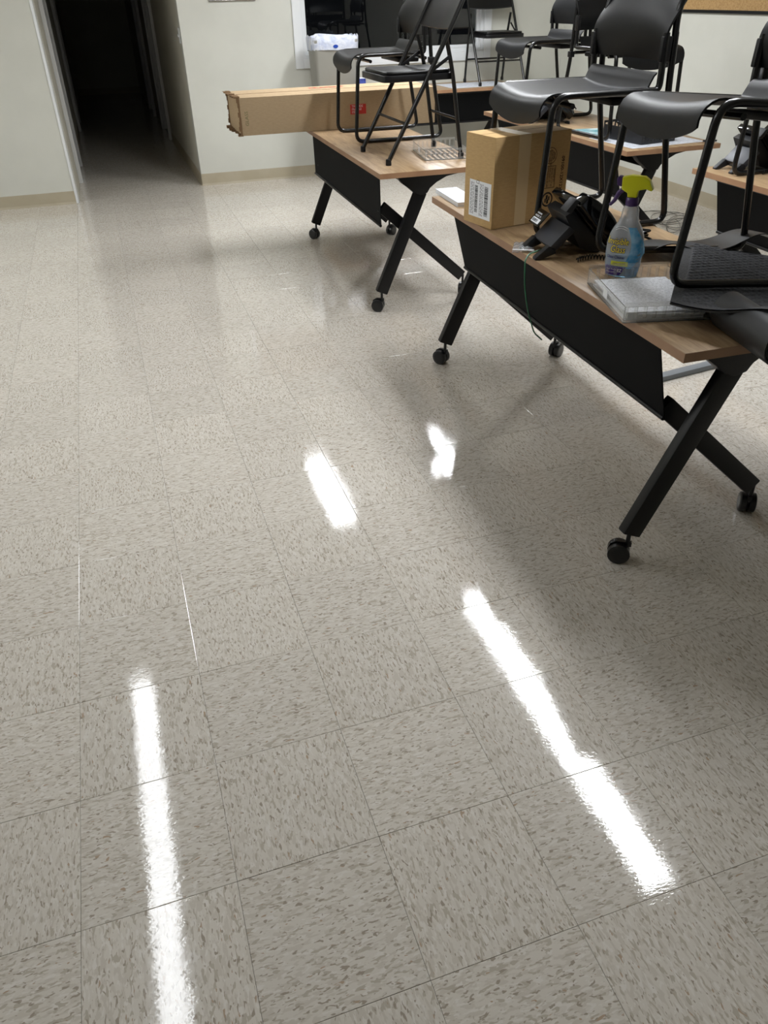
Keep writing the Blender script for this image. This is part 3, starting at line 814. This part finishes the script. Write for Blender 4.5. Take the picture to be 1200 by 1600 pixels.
# cord lump on table C
def squiggle(name, label, cat, c, rad, n, loops, r, mat, seed, flat=.4):
    rr = random.Random(seed); ph = [rr.uniform(0, 6.28) for _ in range(6)]; pts = []
    for k in range(n):
        t = k / (n - 1) * 2 * math.pi
        pts.append((c[0] + rad * math.sin(loops * t + ph[0]) * (.6 + .4 * math.sin(2 * t + ph[1])), c[1] + rad * math.cos(loops * t * 1.07 + ph[2]) * (.6 + .4 * math.cos(3 * t + ph[3])), c[2] + rad * flat * (.5 + .5 * math.sin(loops * t * .63 + ph[4]))))
    o = MB().tube(pts, r, 6).build(name, mat); return tag(o, label, cat)
squiggle('cable_bundle', 'tangled ball of black cord on the table by the right wall', 'cable', (3.47, 4.36, TZ + .004), .035, 260, 13, .0035, 'gloss', 4, 1.4)
squiggle('cable_bundle', 'black coiled cord heaped between desk phone and spray bottle', 'cable', (2.03, 1.44, TZ + .008), .07, 320, 14, .0045, 'gloss', 9, .45)

# green network cable
g = MB(); g.tube(fillet([(1.745, 1.45, TZ + .02), (1.69, 1.44, TZ + .012), (1.630, 1.425, TZ + .006), (1.606, 1.40, TZ - .008), (1.600, 1.38, TZ - .08), (1.608, 1.36, .58), (1.660, 1.39, .475), (1.70, 1.40, .440)], [.03, .03, .01, .05, .06, .02]), .0026, 8)
tag(g.build('network_cable', 'greenwire'), 'green cable hanging over the table edge in front of the panel', 'cable')

# booklet
bk = thing('booklet', 'small white booklet on the table corner left of the brown carton', 'booklet', (1.685, 2.165, TZ), R_(-3))
MB().box((0, 0, 0), (.10, .29, .003)).build('cover', 'white', bk)
MB().box((.001, .002, .003), (.099, .288, .015)).build('page_block', 'white', bk, bevel=.001)
MB().box((0, 0, .015), (.10, .29, .017)).build('cover', 'paper2', bk)

# plastic bag with parts
bg = thing('plastic_bag', 'small clear zip bag lying at the table edge by the phone', 'bag', (1.658, 1.512, TZ), R_(60))
def bagf(u, v):
    return ((u - .5) * .11, (v - .5) * .075, .004 + .012 * math.sin(math.pi * u) * math.sin(math.pi * v) + .003 * math.sin(17 * u + 5 * v) + .002 * math.sin(23 * v))
MB().sheet(bagf, 16, 12, .0015).build('pouch', 'bag', bg)
MB().box((-.053, -.036, .006), (-.046, .036, .009)).build('zip_strip', 'whiteink', bg)
MB().lathe([(.012, .001), (.015, .003), (.012, .007)], 14, Matrix.Translation((.015, .004, 0))).build('metal_part', 'greymetal', bg)
MB().box((-.02, -.02, .001), (.01, -.012, .006)).build('metal_part', 'redlab', bg)

# ------------------------------------------------------------------ trays
def make_tray(label, mat, WX=.245, LYY=.345, HZ=.056):
    r = thing('letter_tray', label, 'tray')
    b_ = MB(); th = .0028
    for k in range(9):                                   # slatted base
        x = .006 + (WX - .012) * k / 8; b_.box((x - .006, .006, 0), (x + .006, LYY - .006, th))
    for y in (.0, LYY / 2 - .008, LYY - .016): b_.box((0, y, 0.0002), (WX, y + .016, th + .0002))
    b_.build('tray_base', mat, r, smooth=0)
    for y in (0, LYY - th):
        e = MB(); e.box((0, y, th), (WX, y + th, th + .010)); e.box((0, y, HZ - .012), (WX, y + th, HZ))
        n = 9
        for k in range(n + 1):
            x = .005 + (WX - .010) * k / n; e.box((x - .0045, y, th + .010), (x + .0045, y + th, HZ - .012))
        e.build('slotted_wall', mat, r, smooth=0)
    for x in (0, WX - th):
        MB().box((x, th, th), (x + th, LYY - th, HZ * .8)).build('side_wall', mat, r, smooth=0)
    return r
t1 = make_tray('clear acrylic letter tray full of papers, under the black mat', 'acryl')
t1.location = (1.572, .765, TZ); t1.rotation_euler = (0, 0, R_(-15))
MB().box((-.0008, .15, .015), (0, .185, .040)).build('price_tag', 'white', t1, smooth=0)
t2 = copy_tree(t1, 'empty clear acrylic letter tray beside the folding chair'); t2.location = (1.935, 3.19, TZ); t2.rotation_euler = (0, 0, R_(-9))
ps = thing('paper_stack', 'stack of typed white sheets in the clear tray', 'papers', (1.572, .765, TZ), R_(-15))
for k in range(4):
    MB().box((.006, .008, .003 + k * .006), (.222, .290, .003 + k * .006 + .005)).build('sheet', 'paper' if k == 3 else 'white', ps)
    s_ = kids(ps)[-1]; s_.rotation_euler = (0, 0, R_((0, 1.2, -1.5, .8)[k])); s_.location = (.004, .004, 0)

# black slotted tray on table C with papers
t3 = make_tray('black plastic letter tray on the table by the right wall', 'matteblk', .25, .33, .09)
t3.location = (3.20, 3.10, TZ + .0035); t3.rotation_euler = (0, 0, R_(8))
def flat_sheet(name, label, cat, x, y, z, a, b_, rz, mat, h=.001, group=None):
    o = MB().box((0, 0, 0), (a, b_, h)).build(name, mat, smooth=0); o.location = (x, y, z); o.rotation_euler = (0, 0, R_(rz)); return tag(o, label, cat, group)
flat_sheet('poster_sheet', 'printed white sheet under the black letter tray', 'paper', 3.10, 3.03, TZ + .0003, .50, .42, 3, 'paper2', .0012)
flat_sheet('brochure', 'teal and white brochure left of the black letter tray', 'paper', 3.12, 3.50, TZ + .0003, .22, .28, -8, 'teal', .0012)
flat_sheet('binder_clip_strip', 'short black strip at the end of the printed sheet', 'strip', 3.58, 3.02, TZ + .002, .07, .035, 2, 'matteblk', .008)
# keyboard-like dark pad not invented; papers under the folding chair by the window
flat_sheet('newspaper', 'open newspaper under the folding chair at the window', 'newspaper', 3.42, 6.36, TZ + .0003, .62, .40, 2, 'paper2', .0015)
flat_sheet('paper_sheet', 'white sheet left of the newspaper on the window table', 'paper', 2.62, 6.36, TZ + .0003, .46, .32, 0, 'paper', .0012)

# ------------------------------------------------------------------ spray bottle
sb = thing('spray_bottle', 'clear spray bottle of blue glass cleaner with yellow trigger head', 'bottle', (1.800, 1.128, TZ + .001), R_(-46))
# local: wide axis = x, label faces -y
prof = [(0, .043, .026), (.004, .049, .030), (.03, .053, .033), (.07, .056, .035), (.10, .055, .034), (.125, .050, .032), (.145, .041, .029), (.160, .031, .025), (.175, .026, .022), (.195, .024, .021), (.205, .020, .019), (.210, .014, .014), (.222, .014, .014)]
def loft(prof, shrink=0, seg=28, zmax=None):
    m = MB(); vs = []; pr_ = [p for p in prof if zmax is None or p[0] <= zmax]
    for (z, a, b_) in pr_:
        for k in range(seg):
            t = 2 * math.pi * k / seg; c, s_ = math.cos(t), math.sin(t); e = .75
            vs.append(((a - shrink) * math.copysign(abs(c) ** e, c), (b_ - shrink) * math.copysign(abs(s_) ** e, s_), z + (shrink if z == 0 else 0)))
    n = len(pr_)
    m.add(vs, [(i * seg + k, i * seg + (k + 1) % seg, (i + 1) * seg + (k + 1) % seg, (i + 1) * seg + k) for i in range(n - 1) for k in range(seg)] + [tuple(range(seg))[::-1], tuple((n - 1) * seg + k for k in range(seg))])
    return m
loft(prof).build('bottle_body', 'bottle', sb, smooth=60)
loft(prof, .002, zmax=.07).build('blue_liquid', 'liquid', sb, smooth=60)
MB().lathe([(.0175, .207), (.0185, .209), (.0185, .228), (.016, .231)], 24).build('collar', 'purple', sb)
MB().prism([(-.014, .231), (-.016, .243), (-.034, .252), (-.036, .286), (-.010, .292), (.028, .290), (.044, .280), (.056, .256), (.052, .252), (.036, .257), (.016, .252), (.013, .243), (.013, .231)], -.012, .012).build('spray_head', 'yellow', sb, bevel=.005, bseg=3)
MB().prism([(-.034, .258), (-.036, .287), (-.046, .289), (-.052, .280), (-.050, .262)], -.009, .009).build('nozzle', 'purple', sb, bevel=.003)
MB().tube(fillet([(-.034, .262, 0), (-.034, .262, 0)], []), .004) if False else None
MB().tube([(-.028, 0, .254), (-.042, 0, .240), (-.052, 0, .218), (-.064, 0, .204)], [.008, .007, .006, .0045], 10).build('trigger', 'purple', sb)
MB().tube([(0, 0, .22), (.006, 0, .12), (.018, 0, .01)], .0025, 8).build('dip_tube', 'whiteink', sb)
# the label: lettering laid on the bowed front
def front_y(x, z):
    a, b_ = .05, .03
    for (z0, a0, b0), (z1, a1, b1) in zip(prof, prof[1:]):
        if z0 <= z <= z1:
            k = (z - z0) / (z1 - z0); a = a0 + (a1 - a0) * k; b_ = b0 + (b1 - b0) * k; break
    c = min(.97, abs(x) / a) ** (1 / .75); return -b_ * (1 - c * c) ** (.75 / 2)
def wrap(o, off):
    me = o.data
    for v in me.vertices:
        p = v.co.copy(); v.co = (p.x, front_y(p.x, p.z) - off - (0 if p.y > -.0001 else .0), p.z)
    return o
def patch(name, mat, x0, x1, z0, z1, off, fn=None):
    m = MB()
    def f(u, v):
        x = x0 + (x1 - x0) * u; z = z0 + (z1 - z0) * v
        if fn: x, z = fn(u, v, x, z)
        return (x, front_y(x, z) - off, z)
    m.grid(f, 16, 10); return m.build(name, mat, sb)
patch('label_swirl', 'labblue', .012, .046, .030, .150, .0004, lambda u, v, x, z: (.004 + .02 * math.sin(v * 3) + u * (.040 - .03 * abs(v - .4)), z))
patch('label_panel', 'labpurp', -.050, .012, .006, .034, .0006, lambda u, v, x, z: (-.044 - .004 * v + u * (.044 + .022 * v), z))
patch('label_band', 'lablime', -.030, .022, .036, .050, .0008)
for nm, body, size, mat, x, z, off, bold, xs in (('label_text', 'Invisible', .0275, 'labnavy', -.0500, .100, .0010, .0016, .74), ('label_text', 'Invisible', .0275, 'labyel', -.0500, .100, .0014, .0001, .74),
                                        ('label_text', 'Glass', .029, 'labnavy', -.038, .076, .0010, .0016, .74), ('label_text', 'Glass', .029, 'labyel', -.038, .076, .0014, .0001, .74),
                                        ('label_text', 'Glass Cleaner', .0125, 'labnavy', -.046, .058, .0010, .0002, .80), ('label_text', 'EZ', .014, 'whiteink', -.008, .017, .0010, .0003, .8),
                                        ('label_text', 'Cleans Windows', .0058, 'whiteink', -.042, .022, .0010, 0, .8), ('label_text', 'Mirrors & More', .0058, 'whiteink', -.042, .013, .0010, 0, .8),
                                        ('label_text', 'STREAK FREE SHINE', .0055, 'labpurp', -.024, .041, .0011, 0, .8)):
    o = text(nm, body, size, mat, sb, plane_mtx((x, 0, z), (1, 0, 0), (0, 0, 1)), shear=.12, bold=bold, xs=xs, depth=0)
    wrap(o, off)
for z in (.140, .146):
    MB().tube([(x, front_y(x, z + (.0 if 1 else 0)) - .0006, z + .006 * (1 - ((x + .012) / .018) ** 2)) for x in [-.030 + .036 * k / 8 for k in range(9)]], .0009, 6).build('raised_rib', 'whiteink', sb)

# ------------------------------------------------------------------ black ribbed mat, sheets and roll at the near table end
def mat_surface(L, Wd, amp, bend):
    """woven mat: staggered rows of loops; local x along rows"""
    nx, ny = int(L / .0045), int(Wd / .0035)
    def f(u, v):
        x, y = u * L, v * Wd; m_ = min(x, L - x, y, Wd - y)
        row = y / .017; k = math.floor(row); fy = row - k; fx = ((x / .034) + (.5 if k % 2 else 0)) % 1
        h = amp * (math.sin(math.pi * fy) ** .6) * (.45 + .55 * abs(math.sin(math.pi * fx)) ** .5) if m_ > .03 else amp * .35
        yy = y - .43 * x * math.exp(-y / .12)
        return (x, yy, h + bend(x, yy))
    return f, nx, ny
mt_ = thing('ribbed_mat', 'black ribbed floor mat folded on the papers, nearest chair stands on it', 'mat', (1.66, .70, TZ + .066), R_(-40))
def bend1(x, y): return -.10 * x - .045 * y + .062 * math.exp(-((x - .27) / .15) ** 2) * math.exp(-((min(y, 0) if 0 else y + .10) / .12) ** 2)
f_, nx, ny = mat_surface(.66, .74, .0085, bend1)
MB().grid(f_, nx, ny).build('woven_top', 'mat', mt_, smooth=60)
def back_(u, v):
    x, y = u * .66, v * .74; yy = y - .43 * x * math.exp(-y / .12); return (x, yy, bend1(x, yy) - .0005)
MB().sheet(back_, 24, 14, .0045).build('rubber_backing', 'matrub', mt_)
# loose rubber sheet curling up behind it
rs = thing('rubber_sheet', 'smooth dark rubber sheet humped up behind the ribbed mat', 'mat', (1.93, 1.22, TZ + .004), R_(-14))
def hump(u, v):
    x, y = u * .56, v * .16
    return (x, y, .012 + .050 * math.exp(-((x - .40) / .085) ** 2) * (1 - .3 * v) + .030 * math.exp(-((x - .10) / .07) ** 2) * (1 - v * .6) + .01 * (1 - v))
MB().sheet(hump, 40, 8, .003).build('sheet', 'matrub', rs)
# rolled mat lying along the end of the table
rl = thing('rolled_mat', 'rolled black rubber mat at the near table end, tan core showing', 'mat', (1.905, .560, TZ + .078), R_(0))
def spiral(r0, r1, turns, L, th, yoff=0.0):
    def f(u, v):
        a = u * turns * 2 * math.pi + math.pi * .95; r = r0 + (r1 - r0) * u
        return (r * math.cos(a), v * L + .01 * math.sin(u * 3), r * math.sin(a))
    return f
sp = MB().sheet(spiral(.030, .048, 2.3, .26, .003), 90, 6, .0032).build('rolled_sheet', 'matrub', rl)
cr = MB().sheet(spiral(.010, .024, 2.2, .245, .003), 70, 4, .004).build('rolled_core', 'tan', rl)
cr.location = (0, .012, 0)
rl.rotation_euler = (0, 0, R_(-11))
rl.location = (1.745, .375, TZ + .052)

# ------------------------------------------------------------------ bin and packet on the window table
bn = thing('waste_bin', 'grey plastic waste bin with white liner in front of the window', 'bin', (2.375, 6.60, TZ))
def rrect(a, b_, r, n=5):
    out = []
    for cx, cy, a0 in ((a - r, b_ - r, 0), (-a + r, b_ - r, 90), (-a + r, -b_ + r, 180), (a - r, -b_ + r, 270)):
        for k in range(n + 1): t = R_(a0 + 90 * k / n); out.append((cx + r * math.cos(t), cy + r * math.sin(t)))
    return out
def rloft(levels, cap=True, seg=24):
    m = MB(); vs = []
    for (a, b_, r, z) in levels: vs += [(x, y, z) for x, y in rrect(a, b_, r)]
    n = len(levels); m.add(vs, [(i * seg + k, i * seg + (k + 1) % seg, (i + 1) * seg + (k + 1) % seg, (i + 1) * seg + k) for i in range(n - 1) for k in range(seg)] + ([tuple(range(seg))[::-1]] if cap else []))
    return m
rloft([(.175, .105, .03, 0), (.180, .110, .03, .01), (.195, .130, .035, .385), (.200, .134, .035, .39), (.200, .134, .035, .41), (.195, .13, .035, .41), (.193, .128, .035, .385), (.168, .108, .03, .015)]).build('bin_body', 'bin', bn, smooth=50)
rn = random.Random(2)
lm = MB(); seg = 48; vs = []
base_ = []
for k in range(seg):
    t = 2 * math.pi * k / seg; c, s_ = math.cos(t), math.sin(t); base_.append((math.copysign(abs(c) ** .45, c), math.copysign(abs(s_) ** .45, s_)))
ph = [rn.uniform(-1, 1) for _ in range(seg)]
for lv, (a, b_, z, am) in enumerate(((.186, .121, .300, .0), (.192, .126, .42, .003), (.205, .139, .437, .008), (.214, .147, .425, .006), (.214, .147, .38, .006), (.210, .143, .345, .004), (.208, .141, .335, .003))):
    for k in range(seg):
        x, y = base_[k]; w_ = 1 + am * 4 * math.sin(k * 2.3 + lv) * .5
        vs.append((a * x * w_, b_ * y * w_, z + am * 1.5 * ph[(k + lv) % seg]))
lm.add(vs, [(i * seg + k, i * seg + (k + 1) % seg, (i + 1) * seg + (k + 1) % seg, (i + 1) * seg + k) for i in range(6) for k in range(seg)])
lm.build('bin_liner', 'liner', bn, smooth=70)
MB().lathe([(.022, -.0015), (.022, .0015)], 20, Matrix.Translation((-.01, -.1465, .362)) @ Matrix.Rotation(math.pi / 2, 4, 'X') @ Matrix.Diagonal((1, .6, 1, 1))).build('drawstring_tab', 'blue', bn)
pk = thing('blue_packet', 'small dark blue packet behind the long carton beside the bin', 'packet', (2.545, 6.40, TZ))
MB().box((0, 0, 0), (.065, .05, .115)).build('packet_body', 'bluebox', pk, bevel=.006); MB().box((.006, .006, .115), (.059, .044, .122)).build('packet_top', 'white', pk, bevel=.003)

# ------------------------------------------------------------------ walls: boards, switch, outlet
pf = thing('picture_frame', 'silver-edged framed white poster left of the window', 'frame', (1.40, YB - .018, 1.44))
MB().box((.012, .002, .012), (.388, .016, .50)).build('poster', 'white', pf)
for a, b_ in (((0, 0, 0), (.40, .018, .012)), ((0, 0, .50), (.40, .018, .512)), ((0, 0, .012), (.012, .018, .50)), ((.388, 0, .012), (.40, .018, .50))): MB().box(a, b_).build('frame_bar', 'chrome', pf, bevel=.002)
MB().box((.012, .0, .012), (.388, .0015, .50)).build('glazing', 'glass', pf, smooth=0)
cb = thing('cork_board', 'brown cork board in black frame on the right wall', 'notice board', (XR - .02, 2.9, 1.30))
MB().box((.004, .02, .02), (.018, 2.58, 1.0)).build('cork_panel', 'cork', cb, smooth=0)
for a, b_ in (((0, 0, 0), (.02, 2.6, .02)), ((0, 0, 1.0), (.02, 2.6, 1.02)), ((0, 0, .02), (.02, .02, 1.0)), ((0, 2.58, .02), (.02, 2.6, 1.0))): MB().box(a, b_).build('frame_bar', 'black', cb, bevel=.002)
sw = thing('light_switch', 'small light switch plate on the hallway corner wall', 'switch', (HX1 - .004, 7.05, 1.20))
MB().box((-.004, -.035, -.057), (.004, .035, .057)).build('plate', 'trim', sw, bevel=.002); MB().box((-.014, -.005, -.010), (-.003, .005, .012)).build('toggle', 'trim', sw, bevel=.001)
ol = thing('wall_outlet', 'small wall outlet behind the table by the right wall', 'outlet', (XR - .004, 4.87, .44))
MB().box((-.003, -.035, -.057), (.004, .035, .057)).build('plate', 'trim', ol, bevel=.002)
for z in (-.022, .022): MB().lathe([(.016, -.001), (.016, .002)], 16, Matrix.Translation((-.003, 0, z)) @ Matrix.Rotation(-math.pi / 2, 4, 'Y')).build('socket', 'hmetal', ol)

# ------------------------------------------------------------------ wires and the grey bar on the floor
wv_ = MB(); wv_.tube(fillet([(4.80, 4.98, .30), (4.795, 4.95, .12), (4.77, 4.88, .03), (4.62, 4.62, .005), (4.45, 4.38, .004), (4.36, 4.30, .004)], [.08, .06, .05, .05]), .0035, 8)
tag(wv_.build('power_cord', 'whitewire'), 'white cord running down the right wall onto the floor', 'cable')
pts = []
for k in range(220):
    t = k / 219; a = t * 2 * math.pi * 6
    pts.append((4.18 + .20 * math.cos(a) * (1 - .3 * t) + .15 * math.sin(3.1 * t), 4.28 + .16 * math.sin(a * 1.03) - .35 * t * math.sin(2 * t), .004 + .003 * (1 + math.sin(a * 2.7))))
tag(MB().tube(pts, .0022, 6).build('loose_wire', 'greywire'), 'thin loose grey wire looped on the floor by the right wall', 'cable')
gb = thing('metal_bar', 'grey metal bar lying on the floor under the near table', 'bar', (2.42, 1.70, 0), R_(7))
MB().box((0, 0, 0.002), (.62, .045, .026)).build('bar', 'greymetal', gb, bevel=.003)
for x in (.01, .58): MB().box((x, .002, 0), (x + .03, .043, .004)).build('foot_pad', 'rubber', gb)
